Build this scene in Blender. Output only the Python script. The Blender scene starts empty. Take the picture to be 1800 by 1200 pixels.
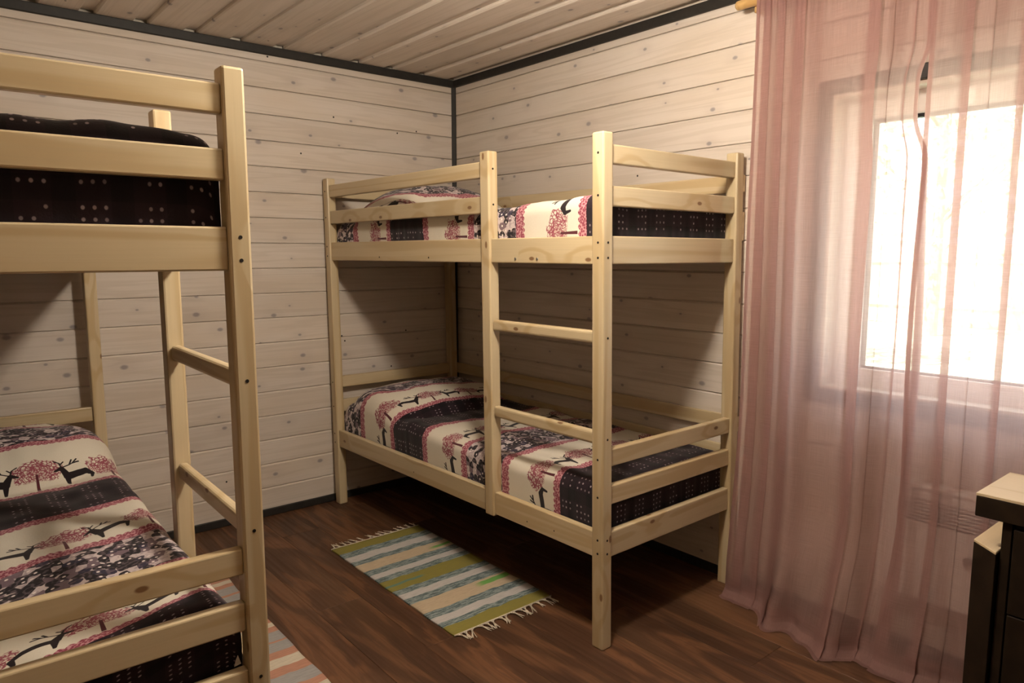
import bpy, bmesh, math, random
from mathutils import Vector, Matrix, noise
random.seed(7)
scene = bpy.context.scene
COL = scene.collection

# ------------------------------------------------------------------ camera
cam_d = bpy.data.cameras.new('camera')
cam = bpy.data.objects.new('camera', cam_d); COL.objects.link(cam)
cam_d.sensor_width = 36.0; cam_d.lens = 25.26; cam_d.clip_start = 0.05; cam_d.clip_end = 300
RT = Vector((-0.767125, 0.641497, -0.000153)); UP = Vector((-0.078437, -0.093561, 0.992519)); FW = Vector((-0.636684, -0.761398, -0.122090))
cm = Matrix.Identity(4)
for i in range(3):
    cm[i][0] = RT[i]; cm[i][1] = UP[i]; cm[i][2] = -FW[i]
cm.translation = (2.5821, 3.6327, 1.3815)
cam.matrix_world = cm
scene.camera = cam

# ------------------------------------------------------------------ world, sun, exposure
W = bpy.data.worlds.new('world'); scene.world = W; W.use_nodes = True
wn = W.node_tree.nodes; wl = W.node_tree.links; wn.clear()
wo = wn.new('ShaderNodeOutputWorld'); wb = wn.new('ShaderNodeBackground')
wb.inputs[0].default_value = (0.93, 0.97, 1.0, 1); wb.inputs[1].default_value = 5.0
wl.new(wb.outputs[0], wo.inputs[0])
sun_d = bpy.data.lights.new('sun', 'SUN'); sun_d.energy = 34.0; sun_d.angle = 0.01; sun_d.color = (1, .98, .95)
sun = bpy.data.objects.new('sun', sun_d); COL.objects.link(sun)
sun.location = (20, -6, 30)
sun.rotation_euler = Vector((-0.62, 0.30, -0.9)).to_track_quat('-Z', 'Y').to_euler()
scene.view_settings.view_transform = 'Standard'
try: scene.view_settings.look = 'None'
except Exception: pass
scene.view_settings.gamma = 1.0
scene.view_settings.use_curve_mapping = False
scene.view_settings.exposure = -0.02
LAMP_STRENGTH = 290.0
LAMP_COLOR = (1.0, 0.875, 0.715)

# ------------------------------------------------------------------ helpers
def link(o, parent=None):
    COL.objects.link(o)
    if parent is not None: o.parent = parent
    return o
def tag(o, label=None, cat=None, group=None, kind=None):
    if label: o['label'] = label
    if cat: o['category'] = cat
    if group: o['group'] = group
    if kind: o['kind'] = kind
    return o
def empty(name, loc, rz=0.0, label=None, cat=None, group=None, kind=None):
    o = bpy.data.objects.new(name, None); o.empty_display_size = .1
    o.location = loc; o.rotation_euler = (0, 0, rz)
    link(o); return tag(o, label, cat, group, kind)
def mobj(name, me, mat=None, parent=None):
    o = bpy.data.objects.new(name, me)
    if mat and not me.materials: me.materials.append(mat)
    return link(o, parent)
def bm_mesh(bm, name='mesh', smooth=False):
    me = bpy.data.meshes.new(name)
    bmesh.ops.recalc_face_normals(bm, faces=bm.faces)
    bm.to_mesh(me); bm.free()
    if smooth:
        for p in me.polygons: p.use_smooth = True
    return me
_cache = {}
def box_mesh(lx, ly, lz, bev=0.003, mat=None, seg=1):
    key = (round(lx, 4), round(ly, 4), round(lz, 4), bev, seg, mat.name if mat else '')
    if key in _cache: return _cache[key]
    bm = bmesh.new(); bmesh.ops.create_cube(bm, size=1)
    bmesh.ops.scale(bm, vec=(lx, ly, lz), verts=bm.verts)
    if bev > 0:
        bmesh.ops.bevel(bm, geom=bm.edges[:], offset=bev, segments=seg, affect='EDGES', profile=.5)
    me = bm_mesh(bm, 'box')
    if mat: me.materials.append(mat)
    _cache[key] = me; return me
MATS = {}
AX = {'X': (0, 0, 0), 'Y': (0, 0, math.pi/2), 'Z': (0, -math.pi/2, 0)}
def board(name, parent, axis, c, L, w, t, mat, bev=.003, seg=1, kind=None, tilt=None):
    """A board of length L along axis; local x is always the grain.
    axis X: w along Y, t along Z ; axis Y: w along X, t along Z ; axis Z: w along Y, t along X."""
    o = mobj(name, box_mesh(L, w, t, bev, mat, seg), None, parent)
    m = Matrix.Rotation(0, 4, 'Z')
    if axis == 'Y': m = Matrix.Rotation(math.pi/2, 4, 'Z')
    if axis == 'Z': m = Matrix.Rotation(-math.pi/2, 4, 'Y')
    if tilt is not None: m = tilt @ m
    o.matrix_local = Matrix.Translation(c) @ m
    MATS[o.name] = Matrix.Translation(c) @ m
    if kind: o['kind'] = kind
    return o
def span(name, parent, axis, a, b, mat, bev=.003, seg=1, kind=None, tilt=None):
    """board given by two opposite corners"""
    a = Vector(a); b = Vector(b); c = (a + b)/2; d = Vector((abs(b.x-a.x), abs(b.y-a.y), abs(b.z-a.z)))
    L, w, t = {'X': (d.x, d.y, d.z), 'Y': (d.y, d.x, d.z), 'Z': (d.z, d.y, d.x)}[axis]
    return board(name, parent, axis, c, L, w, t, mat, bev, seg, kind, tilt)
def tube_bm(bm, p0, p1, r0, r1, n=12, caps=True):
    p0 = Vector(p0); p1 = Vector(p1); d = (p1-p0).normalized()
    a = d.orthogonal().normalized(); b = d.cross(a)
    A = [bm.verts.new(p0 + (a*math.cos(t)+b*math.sin(t))*r0) for t in [2*math.pi*i/n for i in range(n)]]
    B = [bm.verts.new(p1 + (a*math.cos(t)+b*math.sin(t))*r1) for t in [2*math.pi*i/n for i in range(n)]]
    for i in range(n): bm.faces.new((A[i], A[(i+1) % n], B[(i+1) % n], B[i]))
    if caps: bm.faces.new(A[::-1]); bm.faces.new(B)
def lathe_mesh(profile, n=32, smooth=True):
    bm = bmesh.new(); rings = []
    for r, z in profile:
        if r < 1e-6: rings.append([bm.verts.new((0, 0, z))])
        else: rings.append([bm.verts.new((r*math.cos(2*math.pi*i/n), r*math.sin(2*math.pi*i/n), z)) for i in range(n)])
    for A, B in zip(rings, rings[1:]):
        for i in range(n):
            j = (i+1) % n
            if len(A) == 1 and len(B) == 1: continue
            if len(A) == 1: bm.faces.new((A[0], B[i], B[j]))
            elif len(B) == 1: bm.faces.new((A[i], A[j], B[0]))
            else: bm.faces.new((A[i], A[j], B[j], B[i]))
    return bm_mesh(bm, 'lathe', smooth)

# ------------------------------------------------------------------ shader expression helper
class NT:
    def __init__(s, name):
        s.m = bpy.data.materials.new(name); s.m.use_nodes = True; s.vc = {}
        s.t = s.m.node_tree; s.n = s.t.nodes; s.l = s.t.links; s.n.clear()
        s.out = s.n.new('ShaderNodeOutputMaterial')
    def put(s, sock, v):
        if isinstance(v, X): s.l.new(v.s, sock)
        elif isinstance(v, bpy.types.NodeSocket): s.l.new(v, sock)
        elif isinstance(v, (tuple, list)):
            v = tuple(v)
            if len(v) == 3 and len(sock.default_value) == 4: v = v + (1,)
            sock.default_value = v
        else: sock.default_value = v
    def math(s, op, a, b=None, c=None, clamp=False):
        n = s.n.new('ShaderNodeMath'); n.operation = op; n.use_clamp = clamp
        for i, v in enumerate((a, b, c)):
            if v is not None: s.put(n.inputs[i], v)
        return X(s, n.outputs[0])
    def mix(s, f, a, b, blend='MIX'):
        n = s.n.new('ShaderNodeMix'); n.data_type = 'RGBA'; n.blend_type = blend
        s.put(n.inputs[0], f); s.put(n.inputs[6], a); s.put(n.inputs[7], b)
        return n.outputs[2]
    def comb(s, x, y, z):
        n = s.n.new('ShaderNodeCombineXYZ')
        for i, v in enumerate((x, y, z)): s.put(n.inputs[i], v)
        return n.outputs[0]
    def sep(s, v):
        n = s.n.new('ShaderNodeSeparateXYZ'); s.put(n.inputs[0], v)
        return [X(s, n.outputs[i]) for i in range(3)]
    def coord(s, kind='Object'):
        return s.n.new('ShaderNodeTexCoord').outputs[kind]
    def rnd(s): return X(s, s.n.new('ShaderNodeObjectInfo').outputs['Random'])
    def noise(s, vec, scale=5, detail=2, rough=.5, dist=0, out=0):
        n = s.n.new('ShaderNodeTexNoise'); s.put(n.inputs['Vector'], vec)
        n.inputs['Scale'].default_value = scale; n.inputs['Detail'].default_value = detail
        n.inputs['Roughness'].default_value = rough; n.inputs['Distortion'].default_value = dist
        return X(s, n.outputs[out])
    def voro(s, vec, scale=5, feature='F1', out='Distance', dims='3D', rnd=1.0):
        key = (vec.as_pointer() if hasattr(vec, 'as_pointer') else id(vec), scale, feature, dims, rnd)
        if key in s.vc: return X(s, s.vc[key].outputs[out])
        n = s.n.new('ShaderNodeTexVoronoi'); n.voronoi_dimensions = dims; n.feature = feature
        s.vc[key] = n
        s.put(n.inputs['Vector'], vec); n.inputs['Scale'].default_value = scale
        n.inputs['Randomness'].default_value = rnd
        return X(s, n.outputs[out])
    def ramp(s, f, stops, interp='LINEAR'):
        n = s.n.new('ShaderNodeValToRGB'); n.color_ramp.interpolation = interp
        e = n.color_ramp.elements
        while len(e) < len(stops): e.new(0.5)
        for k, (p, c) in enumerate(stops):
            e[k].position = p; e[k].color = tuple(c) + (1,) if len(c) == 3 else c
        s.put(n.inputs[0], f); return n.outputs[0]
    def maprange(s, v, a, b, c=0, d=1, smooth=True):
        n = s.n.new('ShaderNodeMapRange'); n.interpolation_type = 'SMOOTHSTEP' if smooth else 'LINEAR'
        for i, q in enumerate((v, a, b, c, d)): s.put(n.inputs[i], q)
        return X(s, n.outputs[0])
    def bump(s, h, strength=.2, dist=.002):
        n = s.n.new('ShaderNodeBump'); n.inputs['Strength'].default_value = strength
        n.inputs['Distance'].default_value = dist; s.put(n.inputs['Height'], h); return n.outputs[0]
    def principled(s, color, rough=.5, bump=None, spec=.5, sheen=0, metallic=0, coat=0):
        b = s.n.new('ShaderNodeBsdfPrincipled'); s.put(b.inputs['Base Color'], color); s.put(b.inputs['Roughness'], rough)
        b.inputs['Specular IOR Level'].default_value = spec; b.inputs['Metallic'].default_value = metallic
        if sheen: b.inputs['Sheen Weight'].default_value = sheen
        if coat: b.inputs['Coat Weight'].default_value = coat; b.inputs['Coat Roughness'].default_value = .25
        if bump is not None: s.put(b.inputs['Normal'], bump)
        s.l.new(b.outputs[0], s.out.inputs[0]); return s.m
class X:
    def __init__(s, t, k): s.t = t; s.s = k
    def __add__(a, b): return a.t.math('ADD', a, b)
    __radd__ = __add__
    def __sub__(a, b): return a.t.math('SUBTRACT', a, b)
    def __rsub__(a, b): return a.t.math('SUBTRACT', b, a)
    def __mul__(a, b): return a.t.math('MULTIPLY', a, b)
    __rmul__ = __mul__
    def __truediv__(a, b): return a.t.math('DIVIDE', a, b)
    def __gt__(a, b): return a.t.math('GREATER_THAN', a, b)
    def __lt__(a, b): return a.t.math('LESS_THAN', a, b)
    def abs(a): return a.t.math('ABSOLUTE', a)
    def sin(a): return a.t.math('SINE', a)
    def mod(a, b): return a.t.math('FLOORED_MODULO', a, b)
    def ping(a, b): return a.t.math('PINGPONG', a, b)
    def floor(a): return a.t.math('FLOOR', a)
    def sqrt(a): return a.t.math('SQRT', a)
    def min(a, b): return a.t.math('MINIMUM', a, b)
    def max(a, b): return a.t.math('MAXIMUM', a, b)
    def clamp(a): return a.t.math('ADD', a, 0.0, clamp=True)
    def pow(a, b): return a.t.math('POWER', a, b)

# ------------------------------------------------------------------ materials
def mat_plain(name, col, rough=.5, spec=.4, metallic=0, noise_amt=.12, scale=40, bump=0.0):
    t = NT(name); v = t.coord()
    n = t.noise(v, scale, 3)
    c = t.mix(t.maprange(n, .3, .7), tuple(x*(1-noise_amt) for x in col), tuple(min(1, x*(1+noise_amt)) for x in col))
    return t.principled(c, rough, t.bump(n, .3, bump) if bump else None, spec, metallic=metallic)

def mat_pine(name, light, dark, knotcol, knots=1.0, rough=.38, ring=26.0):
    """lacquered pine, grain along local x"""
    t = NT(name); x, y, z = t.sep(t.coord()); r = t.rnd()
    x = x + r*37.0; y = y + r*5.3; z = z + r*2.9
    kv = t.comb(x*.75, (y+z)*1.5, 0)
    kd = t.voro(kv, 4.2, 'F1', 'Distance', '2D')      # knots
    kr = t.sep(t.voro(kv, 4.2, 'F1', 'Color', '2D'))[0] > .48
    kn = t.maprange(kd, .030, .055, 1, 0)*knots*kr
    halo = t.maprange(kd, .03, .42, 1, 0, True)*kr*knots
    base = t.noise(t.comb(x*.55, y*9.0, z*9.0), 1.0, 2, .45, .4)
    ph = base*ring + halo*6.0
    rings = (ph*1.0).sin()
    rings = t.maprange(rings, -.2, 1.0)
    fine = t.noise(t.comb(x*3.0, y*160.0, z*160.0), 1.0, 3, .6)
    lowf = t.noise(t.comb(x*1.3, y*3, z*3), 1.6, 2)
    c = t.mix(rings*.68, light, dark)
    c = t.mix(t.maprange(fine, .35, .75)*.22, c, tuple(q*.72 for q in light))
    c = t.mix(t.maprange(lowf, .35, .7)*.28, c, tuple(q*.80 for q in light))
    c = t.mix(halo*.25, c, dark)
    c = t.mix(kn*.9, c, knotcol)
    bright = t.maprange(r, 0, 1, .9, 1.06, False)
    c = t.mix(1.0, c, t.comb(bright, bright, bright), 'MULTIPLY')
    return t.principled(c, rough, t.bump(fine + rings*.4, .12, .001), .45, coat=.15)

def mat_whitewash(name, base=(.645, .58, .52), tint=(.585, .50, .41), seed=0.0):
    """whitewashed spruce cladding: milky, faint grain, grey-blue knots, a few black knot holes"""
    t = NT(name); x, y, z = t.sep(t.coord()); r = t.rnd()
    x = x + r*53.0 + seed; y = y + r*7.7; z = z + r*3.1
    grain = t.noise(t.comb(x*.7, y*16, z*16), 1.0, 3, .5, .6)
    rings = t.maprange((grain*34.0).sin(), 0, 1)
    blotch = t.noise(t.comb(x*1.1, y*5, z*5), 1.2, 3)
    fine = t.noise(t.comb(x*4, y*190, z*190), 1.0, 2)
    kv = t.comb(x*.8, (y+z)*1.25, 0)
    kd = t.voro(kv, 5.4, 'F1', 'Distance', '2D')
    kr_ = t.sep(t.voro(kv, 5.4, 'F1', 'Color', '2D'))
    krand = kr_[0] > .38
    kd = kd/(kr_[1]*1.1 + .45)
    kn = t.maprange(kd, .025, .065, 1, 0)*krand
    halo = t.maprange(kd, .03, .30, 1, 0)*krand
    hv = t.comb(x*1.0+9, y+z, 0)
    hd = t.voro(hv, 2.4, 'F1', 'Distance', '2D'); hr = t.sep(t.voro(hv, 2.4, 'F1', 'Color', '2D'))[1]
    hole = t.maprange(hd, .009, .013, 1, 0)*(hr > .55)
    c = t.mix(t.maprange(blotch, .35, .7)*.65, base, tint)
    c = t.mix(rings*.28, c, tuple(q*.80 for q in tint))
    c = t.mix(t.maprange(fine, .4, .75)*.18, c, tuple(q*.75 for q in base))
    c = t.mix(halo*.22, c, (.42, .36, .33))
    c = t.mix(kn*.75, c, (.22, .20, .21))
    c = t.mix(hole, c, (.012, .010, .010))
    bright = t.maprange(r, 0, 1, .90, 1.06, False)
    c = t.mix(1.0, c, t.comb(bright, bright, bright), 'MULTIPLY')
    return t.principled(c, .55, t.bump(fine - hole*3.0, .15, .001), .3)

def mat_floor():
    t = NT('dark_laminate'); x, y, z = t.sep(t.coord()); r = t.rnd()
    x = x + r*61.0; y = y + r*9.0
    g = t.noise(t.comb(x*1.2, y*6.5, z), 1.0, 4, .5, 1.8)
    g2 = t.noise(t.comb(x*2.0, y*60, z), 1.0, 3, .6, .3)
    ring = t.maprange((g*30.0).sin(), -.6, 1)
    big = t.noise(t.comb(x*.8, y*3.2, z), 1.3, 2)
    c = t.mix(t.maprange(g, .3, .7), (.050, .022, .0115), (.150, .067, .031))
    c = t.mix(ring*.45, c, (.040, .018, .011))
    c = t.mix(t.maprange(g2, .45, .75)*.45, c, (.035, .017, .010))
    c = t.mix(t.maprange(big, .45, .7)*.45, c, (.135, .070, .034))
    br = t.maprange(r, 0, 1, .8, 1.15, False)
    c = t.mix(1.0, c, t.comb(br, br, br), 'MULTIPLY')
    return t.principled(c, t.maprange(g2, .3, .7, .42, .58), t.bump(g2, .12, .0008), .4)

PINE = mat_pine('lacquered_pine', (.555, .450, .285), (.43, .305, .150), (.17, .080, .032))
DESKTOP = mat_pine('pale_desk_wood', (.62, .50, .33), (.50, .37, .21), (.4, .27, .14), knots=0.0, rough=.5, ring=18)
RODWOOD = mat_pine('rod_wood', (.52, .33, .13), (.40, .23, .08), (.25, .12, .04), knots=0.0)
WALLW = mat_whitewash('whitewashed_cladding')
DIMW = mat_whitewash('bounce_dimming_cladding', (.36, .27, .18), (.30, .21, .13), 23.0)  # invented darker cladding for the unseen walls, lowers bounced light in the room
CEILW = mat_whitewash('whitewashed_ceiling', (.72, .65, .58), (.66, .575, .48), 11.0)
FLOORM = mat_floor()
TRIM = mat_plain('dark_trim', (.022, .020, .018), .5, .35)
DARKHOLE = mat_plain('screw_hole_black', (.012, .009, .007), .6, .2)
STEEL = mat_plain('bolt_steel', (.55, .55, .56), .3, .5, metallic=1.0)
DARKWOOD = mat_plain('dark_laminate_panel', (.017, .0105, .006), .65, .12, noise_amt=.25, scale=14)
PVC = mat_plain('white_window_plastic', (.80, .79, .76), .35, .45, noise_amt=.02)
REVEAL = mat_plain('pale_window_reveal', (.70, .64, .55), .5, .3, noise_amt=.05)
GASKET = mat_plain('black_gasket', (.015, .015, .016), .6, .3)
PLASTER = mat_plain('wall_core', (.5, .45, .38), .8, .2)
def mat_mattress():
    return mat_plain('mattress_cloth', (.68, .66, .62), .85, .1, noise_amt=.06, scale=120)
MATT = mat_mattress()
def mat_glass():
    t = NT('window_glass')
    a = t.n.new('ShaderNodeBsdfTransparent'); a.inputs[0].default_value = (.96, .98, .97, 1)
    g = t.n.new('ShaderNodeBsdfGlossy'); g.inputs['Roughness'].default_value = .02
    m = t.n.new('ShaderNodeMixShader'); m.inputs[0].default_value = .05
    t.l.new(a.outputs[0], m.inputs[1]); t.l.new(g.outputs[0], m.inputs[2]); t.l.new(m.outputs[0], t.out.inputs[0]); return t.m
GLASS = mat_glass()
def mat_curtain():
    t = NT('sheer_pink_cotton')
    uv = t.coord('UV'); u, v, _ = t.sep(uv)
    weave = t.noise(t.comb(u*900.0, v*12.0, 0), 1.0, 2)*.5 + t.noise(t.comb(u*12.0, v*900.0, 0), 1.0, 2)*.5
    col = t.mix(t.maprange(weave, .35, .65), (.41, .255, .240), (.50, .325, .305))
    d = t.n.new('ShaderNodeBsdfDiffuse'); t.put(d.inputs[0], col)
    tr = t.n.new('ShaderNodeBsdfTranslucent'); t.put(tr.inputs[0], t.mix(.6, col, (.84, .68, .665)))
    m1 = t.n.new('ShaderNodeMixShader'); m1.inputs[0].default_value = .58
    t.l.new(d.outputs[0], m1.inputs[1]); t.l.new(tr.outputs[0], m1.inputs[2])
    tp = t.n.new('ShaderNodeBsdfTransparent'); tp.inputs[0].default_value = (1, .965, .955, 1)
    m2 = t.n.new('ShaderNodeMixShader'); t.put(m2.inputs[0], t.maprange(weave,   .3, .7, .60, .72, False))
    t.l.new(tp.outputs[0], m2.inputs[1]); t.l.new(m1.outputs[0], m2.inputs[2]); t.l.new(m2.outputs[0], t.out.inputs[0])
    return t.m
CURTAIN = mat_curtain()

def mat_fleece():
    """printed fleece: u across, v along the bed, both in metres"""
    t = NT('deer_print_fleece'); u, v, _ = t.sep(t.coord('UV'))
    wob = (t.noise(t.comb(u*6, v*6, 0), 1.0, 2) - .5)*.008
    P = 1.286
    vw = v + wob
    tail = vw > 1.66
    w = vw.mod(P)*(1.0 - tail) + tail*.5
    # ---- lace scallops
    sc = ((u*(math.pi/.022)).sin().abs())*.009
    def band(a, b, ea=0.0, eb=0.0):
        lo = (w - sc*ea) > a if ea else w > a
        hi = (w + sc*eb) < b if eb else w < b
        return lo*hi
    cream1 = band(.047, .332, -1, -1); cream2 = band(.690, .984, -1, -1)
    cream1 = ((w - sc) > .040)*((w + sc) < .338)
    cream2 = ((w - sc) > .684)*((w + sc) < .988)
    dark = (w > .368)*(w < .648)
    flow = w > 1.022
    # ---- lace texture
    ld = t.voro(t.comb(u, v, 0), 120, 'F1', 'Distance', '2D')
    lcol = t.mix(t.maprange(ld, .32, .58), (.24, .045, .075), (.50, .25, .27))
    # ---- flowers
    fv = t.comb(u, v, 0)
    fd = t.voro(fv, 38, 'F1', 'Distance', '2D', .75)
    fc = t.sep(t.voro(fv, 38, 'F1', 'Color', '2D', .75))
    pet = t.voro(fv, 95, 'SMOOTH_F1', 'Distance', '2D')
    fcol = t.ramp(fc[0], [(0, (.010, .008, .012)), (.44, (.018, .012, .016)), (.54, (.028, .024, .050)), (.66, (.17, .12, .145)), (.80, (.55, .47, .48))], 'CONSTANT')
    fcol = t.mix(t.maprange(pet, .34, .58)*.45, fcol, (.20, .15, .17))
    fcol = t.mix(t.maprange(fd, .12, .20, 1, 0)*(fc[1] > .55), fcol, (.78, .71, .68))
    fcol = t.mix(t.maprange(fd + pet*.25, .74, .82), fcol, (.58, .50, .49))
    # ---- dark dotted band
    cx = u/.0205; cy = v/.0205
    du = cx.mod(1.0) - .5; dv = cy.mod(1.0) - .5
    dd = (du*du + dv*dv).sqrt()
    g1 = cx.floor().mod(5.0); g2 = cy.floor().mod(5.0)
    wn_ = t.n.new('ShaderNodeTexWhiteNoise'); wn_.noise_dimensions = '2D'
    t.put(wn_.inputs['Vector'], t.comb(cx.floor(), cy.floor(), 0)); wv = X(t, wn_.outputs[0])
    on = (g1 < 2.5)*(g2 < 3.5)
    dots = t.maprange(dd, .12, .22, 1, 0)*on*(wv > .15)
    plaid = ((g1 < 2.5)*.5 + (g2 < 2.5)*.5)
    dcol = t.mix(plaid, (.0085, .0060, .0085), (.020, .011, .016))
    dcol = t.mix(dots*t.maprange(wv, 0, 1, .35, 1, False), dcol, (.36, .29, .31))
    # ---- trees and deer on cream
    yu = t.math('ADD', (w < .36)*.338, (w > .36)*.988) - w           # height above the lace
    pu = u.ping(.118) ; px_ = pu                                     # tree at 0, deer at .118 (mirrored)
    # tree
    crown_w = t.noise(t.comb(u*40, v*40, 0), 1.0, 3)
    ty = yu - .108
    rr = ((px_/.088)*(px_/.088) + (ty/.068)*(ty/.068)).sqrt() + (crown_w - .5)*.8
    under = t.maprange(ty + px_*.10, -.048, -.036)
    crown = t.maprange(rr, .84, .92, 1, 0)*under
    rx = px_; ry = yu - .045
    ang = t.math('ARCTAN2', ry, rx); rad = (rx*rx + ry*ry).sqrt()
    ve = t.voro(t.comb(ang*7.5 + (crown_w-.5)*2.0, rad*105.0 + (crown_w-.5)*2.5, (u/.236).floor()), 1.0, 'DISTANCE_TO_EDGE', 'Distance', '3D')
    twig = t.maprange(ve, .09, .20, 1, 0)
    twig = twig.max(t.maprange(rr, .2, .6, .35, 0))
    trunk = t.maprange((px_ - (.062 - yu)*.02).abs(), .0038, .005, 1, 0)*(yu > .012)*(yu < .095)
    # deer: local coords, metres, facing the tree on one side
    dx = u.mod(.236) - .118                                           # -.118..+.118, 0 = deer centre
    flip = ((u/.236).floor()).mod(2.0)
    dx = dx*(1.0 - flip*2.0)*.76
    dy = (yu - .018)*.68
    def cap(ax, ay, bx, by, r0, r1=None):
        r1 = r0 if r1 is None else r1
        ex, ey = bx-ax, by-ay; L2 = ex*ex+ey*ey
        qx = dx - ax; qy = dy - ay
        h = t.math('MULTIPLY_ADD', qx, ex/L2, qy*(ey/L2), clamp=True)
        ddx = qx - h*ex; ddy = qy - h*ey
        return (ddx*ddx + ddy*ddy).sqrt() - (h*(r1-r0) + r0)
    parts = [cap(-.020, .038, .024, .046, .0098, .0085), cap(.024, .046, .040, .038, .0085, .005), cap(.040, .038, .037, .020, .005, .0028),
             cap(-.020, .038, -.032, .062, .0095, .0055), cap(-.032, .062, -.048, .054, .0055, .0022),
             cap(-.020, .034, -.018, .006, .007, .0028), cap(-.032, .064, -.036, .080, .0016), cap(-.036, .080, -.048, .088, .0015),
             cap(-.034, .074, -.026, .084, .0015), cap(-.030, .064, -.004, .078, .0014), cap(-.012, .074, -.006, .090, .0018),
             cap(-.004, .078, .010, .080, .0022), cap(-.004, .078, .006, .090, .0018)]
    D = parts[0]
    for p in parts[1:]: D = D.min(p)
    deer = t.maprange(D, -.0002, .0010, 1, 0)
    fuzz = t.noise(t.comb(u*220, v*220, 0), 1.0, 2)
    cc = t.mix(t.maprange(fuzz, .3, .7)*.3, (.66, .61, .52), (.58, .53, .44))
    cc = t.mix(crown*twig*.95, cc, (.25, .042, .074))
    cc = t.mix(trunk, cc, (.085, .018, .026))
    cc = t.mix(deer, cc, (.014, .009, .011))
    c = lcol
    c = t.mix((cream1 + cream2).clamp(), c, cc)
    c = t.mix(dark, c, dcol)
    c = t.mix(flow, c, fcol)
    return t.principled(c, .82, t.bump(fuzz, .35, .0015), .15, sheen=.12)
FLEECE = mat_fleece()

def mat_rug(name, stops, streaks):
    t = NT(name); u, v, _ = t.sep(t.coord('UV'))
    wob = (t.noise(t.comb(u*5, v*1.5, 0), 1.0, 2) - .5)*.030
    vv = v + wob
    c = t.ramp(vv, stops, 'CONSTANT')
    fl = t.noise(t.comb(u*10, v*260, 0), 1.0, 3, .7)
    fl2 = t.noise(t.comb(u*9, v*120, 3), 1.0, 4, .8)
    dk = t.ramp(vv, [(p, (1, 1, 1) if (len(cl) > 3) else (0, 0, 0)) for p, cl in stops], 'CONSTANT')
    c2 = t.mix(t.maprange(fl2, .44, .56), t.mix(.45, c, (.42, .45, .43)), (.045, .075, .09))
    dkx = X(t, dk)
    c = t.mix(dkx*.75, c, c2)
    for (v0, h, u0, u1, col) in streaks:
        s = t.maprange((v + wob*.7 + (u - u0)*.02 - v0).abs(), h*.5, h*.6, 1, 0)*t.maprange(u, u0, u0+.12, 0, 1)*t.maprange(u, u1-.08, u1, 1, 0)
        c = t.mix(s*.85, c, col)
    c = t.mix(t.maprange(fl, .35, .7)*.25, c, (.10, .10, .08))
    return t.principled(c, .9, t.bump(fl, .6, .0015), .1)

# ------------------------------------------------------------------ room shell
HC = 2.4016; WX = -0.012; WY = -0.012; RX = 2.93; RY = 4.9
PITCH = 0.1281; Z0 = 0.023
OY0, OY1, OZ0, OZ1 = 2.328, 3.56, 0.88, 1.944        # window opening
def struct(name, me=None, mat=None, loc=(0, 0, 0)):
    o = mobj(name, me, mat) if me else empty(name, loc)
    o['kind'] = 'structure'; return o
def slab(a, b, mat): 
    a = Vector(a); b = Vector(b)
    bm = bmesh.new(); bmesh.ops.create_cube(bm, size=1)
    bmesh.ops.scale(bm, vec=b-a, verts=bm.verts); bmesh.ops.translate(bm, vec=(a+b)/2, verts=bm.verts)
    me = bm_mesh(bm, 'slab'); me.materials.append(mat); return me
def slabs(lst, mat):
    bm = bmesh.new()
    for a, b in lst:
        a = Vector(a); b = Vector(b)
        r = bmesh.ops.create_cube(bm, size=1)
        bmesh.ops.scale(bm, vec=b-a, verts=r['verts']); bmesh.ops.translate(bm, vec=(a+b)/2, verts=r['verts'])
    me = bm_mesh(bm, 'slabs'); me.materials.append(mat); return me
def plank_mesh(L, w, t, mat):
    """cladding board: broad chamfer along the upper edge, fine one along the lower; length along x, height along z"""
    key = ('plank', round(L, 4), round(w, 4), round(t, 4), mat.name)
    if key in _cache: return _cache[key]
    h, d = w/2, t/2; a, b = .0075, .0022
    a = min(a, t*.3); b = min(b, t*.2)
    prof = [(-h, -d+b), (-h+b, -d), (h-b, -d), (h, -d+b), (h, d-a), (h-a*.8, d), (-h+a*.8, d), (-h, d-a)]
    bm = bmesh.new(); A = [bm.verts.new((-L/2, p, q)) for p, q in prof]; B = [bm.verts.new((L/2, p, q)) for p, q in prof]
    for i in range(8): bm.faces.new((A[i], A[(i+1) % 8], B[(i+1) % 8], B[i]))
    bm.faces.new(A); bm.faces.new(B[::-1])
    me = bm_mesh(bm, 'plank'); me.materials.append(mat); _cache[key] = me; return me
def plank(parent, axis, a, b, mat):
    a = Vector(a); b = Vector(b); d = b-a
    L, w = (d.x, d.y) if axis == 'X' else (d.y, d.x)
    o = mobj('plank', plank_mesh(L, w, d.z, mat), None, parent)
    o.matrix_local = Matrix.Translation((a+b)/2) @ Matrix.Rotation(0 if axis == 'X' else math.pi/2, 4, 'Z')
PT = .018
zs = [max(0.0, Z0 + PITCH*(k-1)) for k in range(0, 21)]
rows = [(zs[i], min(zs[i+1], HC)) for i in range(len(zs)-1) if zs[i] < HC-.005 and zs[i+1]-zs[i] > .01]
# left-hand wall (plane y = WY)
wl_ = struct('wall_left', slab((WX-.2, WY-.2, -.1), (RX+.2, WY-PT, HC+.1), PLASTER))
for z0, z1 in rows:
    plank(wl_, 'X', (WX, WY-PT, z0+.0008), (RX, WY, z1-.0008), WALLW)
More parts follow.
